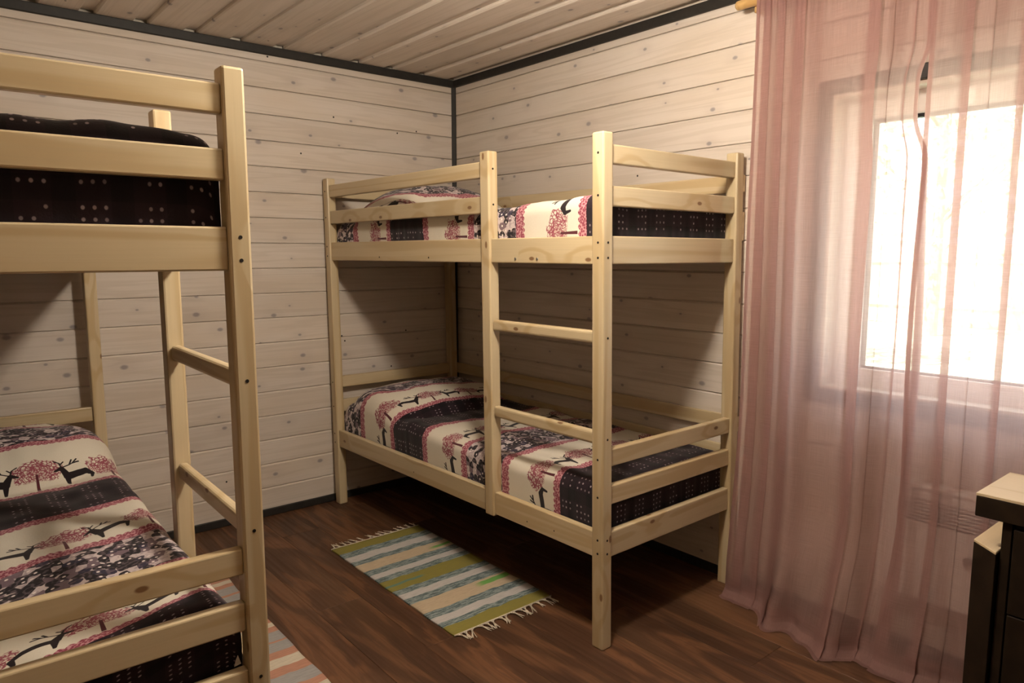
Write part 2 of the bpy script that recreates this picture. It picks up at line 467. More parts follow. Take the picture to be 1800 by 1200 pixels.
# window wall (plane x = WX)
wr_ = struct('wall_right', slabs([((WX-.2, WY-.2, -.6), (WX-PT, OY0, HC+.1)), ((WX-.2, OY1, -.6), (WX-PT, RY+.2, HC+.1)),
                                  ((WX-.2, OY0, -.6), (WX-PT, OY1, OZ0)), ((WX-.2, OY0, OZ1), (WX-PT, OY1, HC+.1))], PLASTER))
for z0, z1 in rows:
    zc = (z0+z1)/2
    cuts = [(WY, RY, z0, z1)]
    if z1 > OZ0 and z0 < OZ1:
        cuts = [(WY, OY0, z0, z1), (OY1, RY, z0, z1)]
        if z0 < OZ0-.01: cuts.append((OY0, OY1, z0, OZ0))
        if z1 > OZ1+.01: cuts.append((OY0, OY1, OZ1, z1))
    for y0, y1, a, b in cuts:
        plank(wr_, 'Y', (WX-PT, y0, a+.0008), (WX, y1, b-.0008), WALLW)
# the two walls behind the camera
wo_ = struct('wall_opposite', slab((RX+PT, WY-.2, -.1), (RX+.2, RY+.2, HC+.1), PLASTER))
wb_ = struct('wall_behind', slab((WX-.2, RY+PT, -.1), (RX+.2, RY+.2, HC+.1), PLASTER))
for z0, z1 in rows:
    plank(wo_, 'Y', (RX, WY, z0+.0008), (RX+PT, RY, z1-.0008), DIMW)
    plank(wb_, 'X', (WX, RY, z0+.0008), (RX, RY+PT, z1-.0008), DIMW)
# ceiling boards: broad faces with deep half-lap grooves, running along y
ce = struct('ceiling', slab((WX-.2, WY-.2, HC+.03), (RX+.2, RY+.2, HC+.12), PLASTER))
CP = 0.2105; gw = .050
def ceil_board_mesh(wid, L):
    bm = bmesh.new(); f = wid-gw
    prof = [(-wid/2, .028), (-wid/2, .016), (-wid/2+gw, .016), (-wid/2+gw+.006, .004), (-wid/2+gw+.010, 0), (wid/2-.008, 0), (wid/2-.001, .005), (wid/2-.001, .028)]
    A = [bm.verts.new((-L/2, -p, z)) for p, z in prof]; B = [bm.verts.new((L/2, -p, z)) for p, z in prof]
    n = len(prof)
    for i in range(n): bm.faces.new((A[i], A[(i+1) % n], B[(i+1) % n], B[i]))
    bm.faces.new(A); bm.faces.new(B[::-1])
    me = bm_mesh(bm, 'ceiling_board'); me.materials.append(CEILW); return me
cbm = ceil_board_mesh(CP, RY-WY)
x = 0.015 - gw/2 - CP + CP/2
while x - CP/2 < RX:
    o = mobj('ceiling_board', cbm, None, ce)
    o.matrix_local = Matrix.Translation((x, (RY+WY)/2, HC)) @ Matrix.Rotation(math.pi/2, 4, 'Z')
    x += CP
# floor: laminate planks along y
fl = struct('floor', slab((WX-.2, WY-.2, -.15), (RX+.2, RY+.2, -.008), PLASTER))
FW_, FL_ = .193, 1.285
i = 0; x = WX - .06
while x < RX:
    y = WY - [0.35, 0.95, 0.15, 0.70, 1.15][i % 5]
    a = max(x, WX-.01); b = min(x+FW_, RX+.01)
    while y < RY:
        ya = max(y, WY-.01); yb = min(y+FL_, RY+.01)
        if yb-ya > .02: span('floor_plank', fl, 'Y', (a+.0003, ya+.0003, -.008), (b-.0003, yb-.0003, 0), FLOORM, .0009)
        y += FL_
    x += FW_; i += 1
# dark trims
tr = struct('trim_1', None); tr['label'] = 'dark ceiling moulding along the left wall'
span('moulding', tr, 'X', (WX, WY, HC-.042), (RX, WY+.016, HC), TRIM, .003)
tr = struct('trim_2', None); tr['label'] = 'dark ceiling moulding along the window wall'
span('moulding', tr, 'Y', (WX, WY, HC-.042), (WX+.016, RY, HC), TRIM, .003)
tr = struct('trim_3', None); tr['label'] = 'dark upright strip in the room corner'
bm = bmesh.new()
prof = [(0, 0), (.020, 0), (.020, .006), (.006, .020), (0, .020)]
A = [bm.verts.new((WX+p, WY+q_, .04)) for p, q_ in prof]; B = [bm.verts.new((WX+p, WY+q_, HC-.03)) for p, q_ in prof]
for k in range(5): bm.faces.new((A[k], A[(k+1) % 5], B[(k+1) % 5], B[k]))
bm.faces.new(A); bm.faces.new(B[::-1])
mobj('corner_strip', bm_mesh(bm), TRIM, tr)
b1 = struct('baseboard_left', None); span('moulding', b1, 'X', (WX, WY, 0), (RX, WY+.012, .040), TRIM, .003)
b2 = struct('baseboard_right', None); span('moulding', b2, 'Y', (WX, WY, 0), (WX+.012, RY, .040), TRIM, .003)

# ------------------------------------------------------------------ window
wi = struct('window_1', None, None, (0, 0, 0)); wi['label'] = 'white plastic window with a dark casing behind the pink curtains'
cw = .050
for a, b, ax in [((WX, OY0-cw, OZ0-cw), (WX+.016, OY0, OZ1+cw), 'Z'), ((WX, OY1, OZ0-cw), (WX+.016, OY1+cw, OZ1+cw), 'Z'),
                 ((WX, OY0, OZ1), (WX+.016, OY1, OZ1+cw), 'Y'), ((WX, OY0, OZ0-cw), (WX+.016, OY1, OZ0), 'Y')]:
    span('casing', wi, ax, a, b, TRIM, .003)
xr = -.100
for a, b, ax in [((xr, OY0, OZ0), (WX, OY0+.012, OZ1), 'Z'), ((xr, OY1-.012, OZ0), (WX, OY1, OZ1), 'Z'),
                 ((xr, OY0+.012, OZ1-.012), (WX, OY1-.012, OZ1), 'Y'), ((xr, OY0+.012, OZ0), (WX, OY1-.012, OZ0+.012), 'Y')]:
    span('reveal', wi, ax, a, b, REVEAL, .001)
GY0, GY1, GZ0, GZ1 = 2.434, OY1-.106, .958, 1.855
fr = [((-.165, OY0, OZ0), (-.10, GY0, OZ1), 'Z'), ((-.165, GY1, OZ0), (-.10, OY1, OZ1), 'Z'),
      ((-.165, GY0, GZ1), (-.10, GY1, OZ1), 'Y'), ((-.165, GY0, OZ0), (-.10, GY1, GZ0), 'Y')]
for a, b, ax in fr: span('window_frame', wi, ax, a, b, PVC, .006, 2)
for a, b, ax in [((-.140, GY0-.002, GZ0), (-.112, GY0+.006, GZ1), 'Z'), ((-.140, GY1-.006, GZ0), (-.112, GY1+.002, GZ1), 'Z'),
                 ((-.140, GY0, GZ1-.012), (-.112, GY1, GZ1+.002), 'Y'), ((-.140, GY0, GZ0-.002), (-.112, GY1, GZ0+.006), 'Y')]:
    span('gasket', wi, ax, a, b, GASKET, .001)
span('pane', wi, 'Y', (-.128, GY0, GZ0), (-.124, GY1, GZ1), GLASS, 0)

# ------------------------------------------------------------------ ceiling lamp (above the frame)
LX, LY, LZ, LR = 1.36, 2.30, 2.18, .09
lamp = empty('ceiling_lamp', (LX, LY, HC), 0, 'small round glowing pendant lamp under the middle of the ceiling', 'lamp')
c_ = mobj('canopy', lathe_mesh([(0, 0), (.055, 0), (.055, -.012), (.03, -.03), (0, -.03)]), STEEL, lamp)
bm = bmesh.new(); tube_bm(bm, (0, 0, -.028), (0, 0, LZ-HC+LR-.004), .005, .005, 10)
mobj('cord', bm_mesh(bm), GASKET, lamp)
te = NT('lit_lamp_glass'); em = te.n.new('ShaderNodeEmission'); em.inputs[0].default_value = LAMP_COLOR + (1,); em.inputs[1].default_value = LAMP_STRENGTH
te.l.new(em.outputs[0], te.out.inputs[0])
bm = bmesh.new(); bmesh.ops.create_uvsphere(bm, u_segments=20, v_segments=12, radius=LR); bmesh.ops.translate(bm, vec=(0, 0, LZ-HC), verts=bm.verts)
mobj('glass_globe', bm_mesh(bm, smooth=True), te.m, lamp)

# ------------------------------------------------------------------ bunk beds
Lb = 2.0; TX, TY = .048, .052; H = 1.7723; SET = .0095; TH = .028
VL0, VL1 = .5947, .6494      # ladder post, measured from the foot
Z = dict(ub=(1.3436, 1.4376), r1=(1.6734, 1.736), r2=(1.5354, 1.6017), lb=(.3264, .4187), s1=(.6506, .713), s2=(.515, .5828), u1=(1.0773, 1.1211), u2=(.7289, .776))
def bunk_bed(sx, Wd, loc, rz, shear, label, wall_rails_out):
    root = empty('bunk_bed', loc, rz, label, 'bunk bed', 'pine bunk beds')
    lx, ly = shear
    tilt = Matrix.Rotation(lx, 4, 'Y') @ Matrix.Rotation(-ly, 4, 'X')
    def pt(u, v, z): return Vector((sx*u + lx*(z-.9), -v + ly*(z-.9), z))
    def piece(name, ax, u0, u1, v0, v1, z0, z1, bev=.004, seg=2, parent=None, tl=None):
        a = Vector((sx*u0, -v0, z0)); b = Vector((sx*u1, -v1, z1)); c = (a+b)/2
        off = Vector((lx*(c.z-.9), ly*(c.z-.9), 0))
        return span(name, root, ax, a+off, b+off, PINE, bev, seg, tilt=tl)
    holes = {}
    def post(key, u0, v0, zb=0.0):
        o = piece('post', 'Z', u0, u0+TX, v0, v0+(TY if key != 'ladder' else VL1-VL0), zb, H, .006, 2, tl=tilt)
        holes[key] = (o, [], zb); return o
    post('near', 0, 0); post('ladder', 0, VL0, .318); post('head', 0, Lb-TY); post('wallfoot', Wd-TX, 0); post('wallhead', Wd-TX, Lb-TY)
    # end rails, foot and head
    for k in ('r1', 'r2', 'ub', 's1', 's2', 'lb'):
        z0, z1 = Z[k]; nm = 'end_board' if k in ('ub', 'lb') else 'end_rail'
        piece(nm, 'X', TX, Wd-TX, SET, SET+TH, z0, z1)
        piece(nm, 'X', TX, Wd-TX, Lb-SET-TH, Lb-SET, z0, z1)
        zh = [(z0+z1)/2] if k not in ('ub', 'lb') else [z0+.022, z1-.022]
        for z in zh:
            holes['near'][1].append(('u', SET+TH/2, z)); holes['head'][1].append(('u', Lb-SET-TH/2, z))
    # aisle side
    for k in ('ub', 'lb'):
        z0, z1 = Z[k]
        piece('side_board', 'Y', SET, SET+TH, TY, VL0, z0, z1)
        piece('side_board', 'Y', SET, SET+TH, VL1, Lb-TY, z0, z1)
        for z in (z0+.022, z1-.022):
            holes['near'][1].append(('v', SET+TH/2, z))
    for k in ('r1', 'r2'):
        z0, z1 = Z[k]; piece('guard_rail', 'Y', SET, SET+TH, VL1, Lb-TY, z0, z1)
        holes['ladder'][1].append(('v', SET+TH/2, (z0+z1)/2))
    for k in ('u1', 'u2'):
        z0, z1 = Z[k]; piece('ladder_rung', 'Y', SET, SET+TH, TY, VL0, z0, z1, .010, 3)
        holes['near'][1].append(('v', SET+TH/2, (z0+z1)/2))
    # wall side: rails fixed to the outer faces of the posts
    wa, wb2 = (Wd, Wd+.019) if wall_rails_out else (Wd-SET-TH, Wd-SET)
    for nm, z0, z1 in (('back_rail', 1.622, 1.690), ('back_board', 1.43, 1.545), ('back_rail', .650, .712), ('back_rail', .515, .583), ('back_board', *Z['lb'])):
        piece(nm, 'Y', wa, wb2, .004 if wall_rails_out else TY, Lb-.004 if wall_rails_out else Lb-TY, z0, z1)
    # slats
    for zb in (Z['ub'][0]+.012, Z['lb'][0]+.012):
        for k in range(11):
            v = .16 + k*.168
            piece('slat', 'X', SET+TH+.001, Wd-.002, v, v+.07, zb, zb+.018, .002, 1)
    # screw holes, one small joined mesh per post
    for key, (o, hs, zb) in holes.items():
        if not hs: continue
        bm = bmesh.new()
        for kind, s, z in hs:
            if kind == 'u': c = pt(-.0003, s, z); d = Vector((-sx, 0, 0))
            else: c = pt(s, (0 if key == 'near' else VL0) - .0003, z); d = Vector((0, 1, 0))
            tube_bm(bm, c - d*.003, c + d*.0003, .0042, .0042, 10)
        me = bm_mesh(bm); h = mobj('screw_holes', me, DARKHOLE, o); h['kind'] = 'stuff'
        h.matrix_basis = MATS[o.name].inverted()
    return root, pt
bedC, ptC = bunk_bed(-1, .8214, (.8322, 2.0145, 0), .0114, (.0055, -.0124), 'pine bunk bed in the corner beside the window curtain', True)
bedL, ptL = bunk_bed(1, .83, (1.9997, 2.0471, 0), -.0189, (0.0018, .0031), 'pine bunk bed cut off by the left edge of the photo', False)
# steel bolts on the upper side board of the corner bed
bm = bmesh.new()
for v in (.33, .45):
    c = ptC(SET, v, 1.360); tube_bm(bm, c - Vector((.004, 0, 0)), c + Vector((.0025, 0, 0)), .0062, .005, 12)
bo = mobj('steel_bolts', bm_mesh(bm), STEEL, bedC); bo['label'] = 'two small steel bolt heads on the upper side board'; bo['kind'] = 'stuff'
bm = bmesh.new()
for v in (1.03, 1.45):
    c = ptC(SET, v, 1.362); tube_bm(bm, c - Vector((.004, 0, 0)), c + Vector((.0004, 0, 0)), .0042, .0042, 10)
for v, z in ((.40, .352), (.25, .36), (1.2, .36)):
    c = ptC(SET, v, z); tube_bm(bm, c - Vector((.004, 0, 0)), c + Vector((.0004, 0, 0)), .003, .003, 10)
bo = mobj('screw_holes', bm_mesh(bm), DARKHOLE, bedC); bo['kind'] = 'stuff'

# ------------------------------------------------------------------ mattresses and fleece blankets
def smooth01(t):
    t = max(0.0, min(1.0, t)); return t*t*(3-2*t)
def profile(n, width, r, drop):
    """arc-length samples over side / rounded corner / top / rounded corner / side -> (pos, drop, s)"""
    q = math.pi/2*r; tot = 2*(drop-r) + 2*q + (width-2*r); out = []
    for i in range(n+1):
        s = tot*i/n
        a = drop - r
        if s <= a: out.append((0.0, drop - s, s))
        elif s <= a+q:
            th = (s-a)/r; out.append((r - r*math.cos(th), r - r*math.sin(th), s))
        elif s <= a+q+width-2*r: out.append((r + s-a-q, 0.0, s))
        elif s <= a+2*q+width-2*r:
            th = (s-a-q-(width-2*r))/r; out.append((width-r + r*math.sin(th), r - r*math.cos(th), s))
        else:
            out.append((width, r + s-(a+2*q+width-2*r), s))
    return out, tot
def bedding(pt, Wd, sx, zboard, ztop, phase, seed, pillow, foot_lift, label, mlabel, bulge=0.0, skew=0.0, slant=0.0, skew_at=1.28, ush=0.0, tail=None):
    u0, u1 = SET+TH+.010, Wd-.008
    v0, v1 = SET+TH+.012, Lb-SET-TH-.010
    # mattress
    md = bmesh.new(); bmesh.ops.create_cube(md, size=1)
    dim = Vector((u1-u0-.05, v1-v0-.05, ztop-.03-(zboard-.062)))
    bmesh.ops.scale(md, vec=dim, verts=md.verts); bmesh.ops.bevel(md, geom=md.edges[:], offset=.03, segments=3, affect='EDGES')
    for vt in md.verts: vt.co.z += dim.z/2
    root = (bedC if sx < 0 else bedL)
    mw = root.matrix_basis
    mo = mobj('mattress', bm_mesh(md, smooth=True), MATT)
    mo.matrix_world = mw @ Matrix.Translation(pt((u0+u1)/2, (v0+v1)/2, zboard-.0625) + Vector((0, 0, 0)))
    tag(mo, mlabel, 'mattress', 'bunk mattresses')
    # blanket
    nu, nv = 130, 230
    drop = ztop - zboard + .045
    pu, _ = profile(nu, u1-u0, .055, drop); pv, _ = profile(nv, v1-v0, .05, drop)
    bm = bmesh.new(); uvl = bm.loops.layers.uv.new('UVMap'); grid = []
    zmin = zboard - .045
    for j, (pvv, dv, sv) in enumerate(pv):
        v = v0 + pvv                                   # distance from the foot
        row = []
        for i, (puu, du, su) in enumerate(pu):
            u = u0 + puu
            top = smooth01(1 - max(du, dv)/(drop*.9))
            # pillow under the blanket at the head end
            ph, pw, pu_c, pv_c, pvr = pillow
            hd = Lb - v
            e = ((abs(hd - pv_c)/pvr)**2.4 + (abs(u - pu_c)/pw)**3.0)
            bump = ph*max(0.0, 1 - e)**.8 if e < 1 else 0.0
            n1 = noise.noise(Vector((u*5+seed, v*4, seed)))*.013 + noise.noise(Vector((u*13+seed, v*11, seed*2)))*.008
            n2 = noise.noise(Vector((u*3, v*2.2+seed, 7+seed)))*.014
            lift = foot_lift*smooth01(1 - v/.55)
            z = ztop - du - dv + (bump + n1 + n2 + lift)*top
            # wrinkles down the sides
            sidew = (1-top)
            wr = noise.noise(Vector((v*22 if du > dv else u*22, seed, z*4)))*.008*sidew
            z = max(z, zmin)
            uu, vv2 = u, v
            cu = 1 if puu > (u1-u0)/2 else -1
            if du > .03: uu += -cu*abs(wr) + cu*bulge*math.sin(math.pi*min(1, du/drop))
            if dv > .03: vv2 += (1 if pvv < (v1-v0)/2 else -1)*abs(wr)
            row.append((bm.verts.new(pt(uu, vv2, z)), su, sv))
        grid.append(row)
    totv = pv[-1][2]; yref, wref, ks = phase
    # extra cloth length taken up by the pillow, column by column from the foot
    ext = [[0.0]*(nu+1) for _ in range(nv+1)]
    for i in range(nu+1):
        acc = 0.0
        for j in range(1, nv+1):
            d = (grid[j][i][0].co - grid[j-1][i][0].co).length - (pv[j][2]-pv[j-1][2])
            if pv[j][1] < .02: acc += max(0.0, d)
            ext[j][i] = acc + skew*smooth01((pv[j][0]-skew_at)/.42)*smooth01((pu[i][0]-.0)/.2) + slant*(pu[i][0]-.24)*smooth01((1.25-pv[j][0])/.4)
    for j in range(nv):
        for i in range(nu):
            q = [grid[j][i], grid[j][i+1], grid[j+1][i+1], grid[j+1][i]]
            f = bm.faces.new([k[0] for k in q]); f.smooth = True
            for lp, (_, su, sv), (jj, ii) in zip(f.loops, q, ((j, i), (j, i+1), (j+1, i+1), (j+1, i))):
                # v runs from the head towards the foot
                yy = (totv - sv) - (drop - .05) - ext[jj][ii]
                ww = (yy - yref)*ks + wref
                if tail: ww += tail[1]*max(0.0, yy - tail[0])
                lp[uvl].uv = (su + ush, ww)
    me = bm_mesh(bm)
    for p in me.polygons: p.use_smooth = True
    o = mobj('blanket', me, FLEECE); o.matrix_world = mw
    tag(o, label, 'blanket', 'deer print fleece blankets'); return o
# print phase: (distance from the head, print coordinate there, stretch)
bedding(ptC, .8214, -1, Z['ub'][1], 1.572, (.57, .366, 1.0), 1.3, (.150, .40, .44, .38, .36), .012,
        'deer print fleece blanket on the upper bunk of the corner bed', 'mattress of the upper bunk of the corner bed', skew=.33, skew_at=.92, ush=.178)
bedding(ptC, .8214, -1, Z['lb'][1], .568, (.54, .366, 1.09), 4.1, (.120, .41, .42, .34, .32), .0,
        'deer print fleece blanket on the lower bunk of the corner bed', 'mattress of the lower bunk of the corner bed', skew=.26, ush=.06)
bedding(ptL, .83, 1, Z['ub'][1], 1.615, (.57, .366, 1.0), 8.2, (.10, .40, .44, .36, .34), .035,
        'dark end of a fleece blanket on the upper bunk of the left bed', 'mattress of the upper bunk of the left bed')
blL = bedding(ptL, .83, 1, Z['lb'][1], .568, (2.0, 1.652, 1.0), 12.7, (.150, .40, .40, .34, .33), .0,
        'deer print fleece blanket on the lower bunk of the left bed', 'mattress of the lower bunk of the left bed', skew=.22, slant=.34, ush=.03, tail=(1.74, .9))
# small white care tag at the foot corner of the left lower bunk
bm = bmesh.new()
P_ = [(.056, .0365, .424), (.072, .0365, .421), (.067, .0375, .436), (.062, .0378, .446)]
f0 = [bm.verts.new(ptL(*p)) for p in P_]; f1 = [bm.verts.new(ptL(p[0], p[1]+.0015, p[2])) for p in P_]
bm.faces.new(f0); bm.faces.new(f1[::-1])
for k in range(4): bm.faces.new((f0[k], f0[(k+1) % 4], f1[(k+1) % 4], f1[k]))
ct = mobj('care_tag', bm_mesh(bm), mat_plain('tag_white', (.75, .73, .7), .7, .2), blL); ct['label'] = 'small white care tag'

# ------------------------------------------------------------------ rugs
OL, BG, WH, BE = (.235, .205, .050), (.20, .265, .275, 1.0), (.50, .475, .47), (.50, .40, .285)
def four(c): return c
RUGC = [(0, OL), (.075, BG), (.130, WH), (.190, BG), (.232, BE), (.316, BG), (.366, WH), (.410, BG), (.450, OL), (.556, BG), (.600, WH), (.648, BG), (.697, BE), (.794, BG), (.845, WH), (.893, BG), (.927, OL)]
GR, SA, CR = (.33, .32, .32), (.46, .235, .165), (.58, .52, .42)
def rug_stops(name, seq, streaks):
    # constant ramps hold 32 stops at most
    return mat_rug(name, [(p, c) for p, c in seq], streaks)
RUG1 = rug_stops('green_striped_rug', RUGC, [(.285, .020, .72, 1.05, (.10, .34, .07)), (.735, .030, .60, 1.05, (.09, .36, .06)), (.515, .016, -.2, .42, (.10, .20, .17))])
def period2():
    out = []; p = 0.0
    for k in range(3):
        for c, w in ((GR, .050), (SA, .028), (CR, .022), (SA, .026), (GR, .046), (SA, .008), (GR, .044), (SA, .030), (CR, .038), (SA, .034)):
            out.append((p, c)); p += w*1.02
    return out[:30]
RUG2 = rug_stops('salmon_striped_rug', period2(), [])
TASSEL = mat_plain('tassel_cotton', (.56, .50, .41), .9, .1, noise_amt=.15, scale=200, bump=.001)
def rug(name, x0, x1, y0, y1, mat, label, seed, tassels=True):
    root = empty(name, ((x0+x1)/2, (y0+y1)/2, 0), 0, label, 'rug', 'woven striped rugs')
    w, l = x1-x0, y1-y0; nx, ny = 24, 60
    bm = bmesh.new(); uvl = bm.loops.layers.uv.new('UVMap')
    def P(i, j, top):
        a = i/nx; b = j/ny
        ex = noise.noise(Vector((b*9+seed, seed, 0 if a < .5 else 5)))*.006*(abs(a-.5)*2)**6
        ez = (noise.noise(Vector((a*4+seed, b*6, 3)))*.5+.5)*.003
        return Vector(((a-.5)*w + ex, (b-.5)*l, (.0045 + ez) if top else .0008))
    T = [[bm.verts.new(P(i, j, True)) for i in range(nx+1)] for j in range(ny+1)]
    for j in range(ny):
        for i in range(nx):
            f = bm.faces.new((T[j][i], T[j][i+1], T[j+1][i+1], T[j+1][i])); f.smooth = True
            for lp, (a, b) in zip(f.loops, ((i, j), (i+1, j), (i+1, j+1), (i, j+1))): lp[uvl].uv = (1-a/nx, b/ny)
    rim = [(i, 0) for i in range(nx)] + [(nx, j) for j in range(ny)] + [(i, ny) for i in range(nx, 0, -1)] + [(0, j) for j in range(ny, 0, -1)]
    lo = [bm.verts.new(P(i, j, False)) for i, j in rim]
    for k in range(len(rim)):
        a, b = rim[k], rim[(k+1) % len(rim)]
        f = bm.faces.new((T[a[1]][a[0]], lo[k], lo[(k+1) % len(rim)], T[b[1]][b[0]]))
        for lp, (i, j) in zip(f.loops, (a, a, b, b)): lp[uvl].uv = (1-i/nx, j/ny)
    bm.faces.new(lo)
    mobj('woven_panel', bm_mesh(bm), mat, root)
    for s in (-1, 1):
        bm = bmesh.new(); tube_bm(bm, (-w/2, s*(l/2+.001), .0055), (w/2, s*(l/2+.001), .0055), .0030, .0030, 8)
        mobj('edge_cord', bm_mesh(bm, smooth=True), TASSEL, root)
        n = 15
        for k in range(n):
            bm = bmesh.new(); rnd = random.Random(seed*100+k*7+s)
            xc = -w/2 + w*(k+.5)/n; lean = rnd.uniform(-.022, .030)
            kn = Vector((xc + lean*.35, s*(l/2+.014), .006))
            for sp in (-.011, 0, .011):
                tube_bm(bm, (xc+sp, s*(l/2), .005), kn, .0014, .0018, 6)
            bmesh.ops.create_uvsphere(bm, u_segments=8, v_segments=6, radius=.0042, matrix=Matrix.Translation(kn))
            for q in range(4):
                e = Vector((xc + lean + rnd.uniform(-.010, .010), s*(l/2+rnd.uniform(.042, .062)), rnd.uniform(.002, .006)))
                tube_bm(bm, kn, e, .0020, .0013, 6)
            mobj('tassel', bm_mesh(bm, smooth=True), TASSEL, root)
    return root
rug('woven_rug', .690, 1.168, .625, 1.615, RUG1, 'olive, beige and blue striped rug beside the corner bed', 3)
rug('woven_rug', 1.640, 2.14, .52, 1.92, RUG2, 'salmon, grey and cream striped rug partly under the left bed', 9)

# ------------------------------------------------------------------ curtains and rod
rod = empty('curtain_rod', (.070, 1.975, 2.318), 0, 'round wooden curtain rod above the window', 'curtain rod')
bm = bmesh.new(); tube_bm(bm, (0, 0.008, 0), (0, 2.0, 0), .0175, .0175, 24); mobj('pole', bm_mesh(bm, smooth=False), RODWOOD, rod)
o = mobj('end_cap', lathe_mesh([(0, -.006), (.012, -.005), (.0165, 0), (.0175, .008), (0, .008)], 24), RODWOOD, rod)
o.matrix_local = Matrix.Rotation(-math.pi/2, 4, 'X')
for y in (.07, 1.9):
    b_ = mobj('bracket', box_mesh(.066, .018, .03, .003, RODWOOD), None, rod); b_.location = (-.048, y, -.022)
def curtain(name, keys, waves, label, seed, flare, edge_fn=None, zt=2.352, hems=(True, True)):
    """keys: plan of the cloth as (y, x, drift) points; y may run back on itself where the cloth is folded over"""
    NS, NZ = 520, 110
    segs = [0.0]
    for p, q in zip(keys, keys[1:]): segs.append(segs[-1] + math.hypot(q[0]-p[0], q[1]-p[1]))
    Ltot = segs[-1]
    def plan(s, tl):
        d = s*Ltot
        for k in range(len(segs)-1):
            if d <= segs[k+1] or k == len(segs)-2:
                t = (d-segs[k])/max(1e-6, segs[k+1]-segs[k]); p, q = keys[k], keys[k+1]
                dr = (p[2]+(q[2]-p[2])*t)*tl
                return p[0]+(q[0]-p[0])*t + dr, p[1]+(q[1]-p[1])*t
    TLS = [i/8 for i in range(9)]
    tab = []
    for tl in TLS:                                     # smoothed plans at nine heights
        raw = [plan(i/NS, tl) for i in range(NS+1)]
        for _ in range(3):
            raw = [raw[0]] + [tuple((raw[i-1][c]+raw[i][c]*2+raw[i+1][c])/4 for c in (0, 1)) for i in range(1, NS)] + [raw[-1]]
            raw = [raw[0]] + [tuple((raw[max(0,i-2)][c]+raw[i][c]+raw[min(NS,i+2)][c])/3 for c in (0, 1)) for i in range(1, NS)] + [raw[-1]]
        tab.append(raw)
    zlist = [zt - (zt-.03)*k/(NZ-12) for k in range(NZ-11)]
    floor_run = [.004*k for k in range(1, 12)]
    ya, yb = keys[0][0], keys[-1][0]
    def pos(fi, k, off=0.0):
        s = fi/NS; i0 = min(NS-1, int(fi)); fr = fi-i0
        zz = zlist[k] if k < len(zlist) else .03
        tl = (zt - zz)/zt
        h = min(7, int(tl*8)); ft = tl*8-h
        def at(tb): return [tb[i0][c]*(1-fr)+tb[i0+1][c]*fr for c in (0, 1)]
        A, B = at(tab[h]), at(tab[h+1])
        y = A[0]*(1-ft)+B[0]*ft; xx = A[1]*(1-ft)+B[1]*ft
        yn = (y-ya)/(yb-ya)
        for (fq, am, ph) in waves:
            xx += am*math.sin(fq*2*math.pi*yn + ph + .5*math.sin(tl*3+ph))*(.3 + .7*min(1, tl*2.0))
        xx += .004*math.sin(y*260+seed)*max(0, 1 - tl*9)                     # gathers at the heading
        xx += noise.noise(Vector((yn*9+seed, zz*1.3, seed)))*.012*min(1, tl*3)
        y += noise.noise(Vector((yn*3+seed, zz*.9, seed+4)))*.010*tl
        if edge_fn: y += edge_fn(yn, zz)
        lowt = smooth01((.50 - zz)/.50)                                      # too long: swells out and breaks on the floor
        xx += flare(yn)*lowt*(.8 + .5*noise.noise(Vector((yn*5+seed, zz*4, 3))))
        if zz < .30:
            xx += .026*noise.noise(Vector((yn*10+seed, zz*6, 8)))*smooth01((.30-zz)/.25)
        if k >= len(zlist):
            run = floor_run[k-len(zlist)]
            xx += run; zz = max(.0045, .03 - run*1.1) + .002*math.sin(yn*40+seed)**2
        return Vector((max(xx, .072) + off, y, zz))
    root = empty(name, (.1, (ya+yb)/2, 0), 0, label, 'curtain', 'sheer pink curtains')
    base = Vector(root.location)
    def sheet(f0, f1, k0, k1, ns, off, pname):
        bm = bmesh.new(); uvl = bm.loops.layers.uv.new('UVMap'); G = []
        for k in range(k0, k1+1):
            G.append([bm.verts.new(pos(f0+(f1-f0)*i/ns, k, off) - base) for i in range(ns+1)])
        for j in range(len(G)-1):
            for i in range(ns):
                f = bm.faces.new((G[j][i], G[j][i+1], G[j+1][i+1], G[j+1][i])); f.smooth = True
                for lp, (a, b) in zip(f.loops, ((i, j), (i+1, j), (i+1, j+1), (i, j+1))):
                    lp[uvl].uv = ((f0+(f1-f0)*a/ns)/NS*Ltot, (k0+b)*.0215)
        me = bm_mesh(bm)
        for p in me.polygons: p.use_smooth = True
        return mobj(pname, me, CURTAIN, root)
    K = len(zlist)+len(floor_run)-1
    sheet(0, NS, 0, K, NS, 0, 'cloth')
    h = sheet(0, NS, K-13, K, NS, .0022, 'bottom_hem'); h['label'] = 'doubled bottom hem'
    ew = .015/Ltot*NS
    if hems[0]: sheet(0, ew, 0, K, 6, .0018, 'side_hem'); sheet(0, ew, 0, K, 6, -.0018, 'side_hem')
    if hems[1]: sheet(NS-ew, NS, 0, K, 6, .0018, 'side_hem'); sheet(NS-ew, NS, 0, K, 6, -.0018, 'side_hem')
    sheet(0, NS, 0, 4, NS, .0020, 'heading_tape')
    return root
def foldkeys(y0, y1, folds, x0=.100):
    keys = [(y0, x0, 0.0)]
    for a, b, dep, dr in folds:
        keys += [(b, x0 + dep, dr), (a, x0 + dep*.2, dr)]
    keys.append((y1, x0, 0.0)); return keys
def flare1(s): return .015 + .115*smooth01((s-.15)/.30)*(1-.30*smooth01((s-.85)/.15))
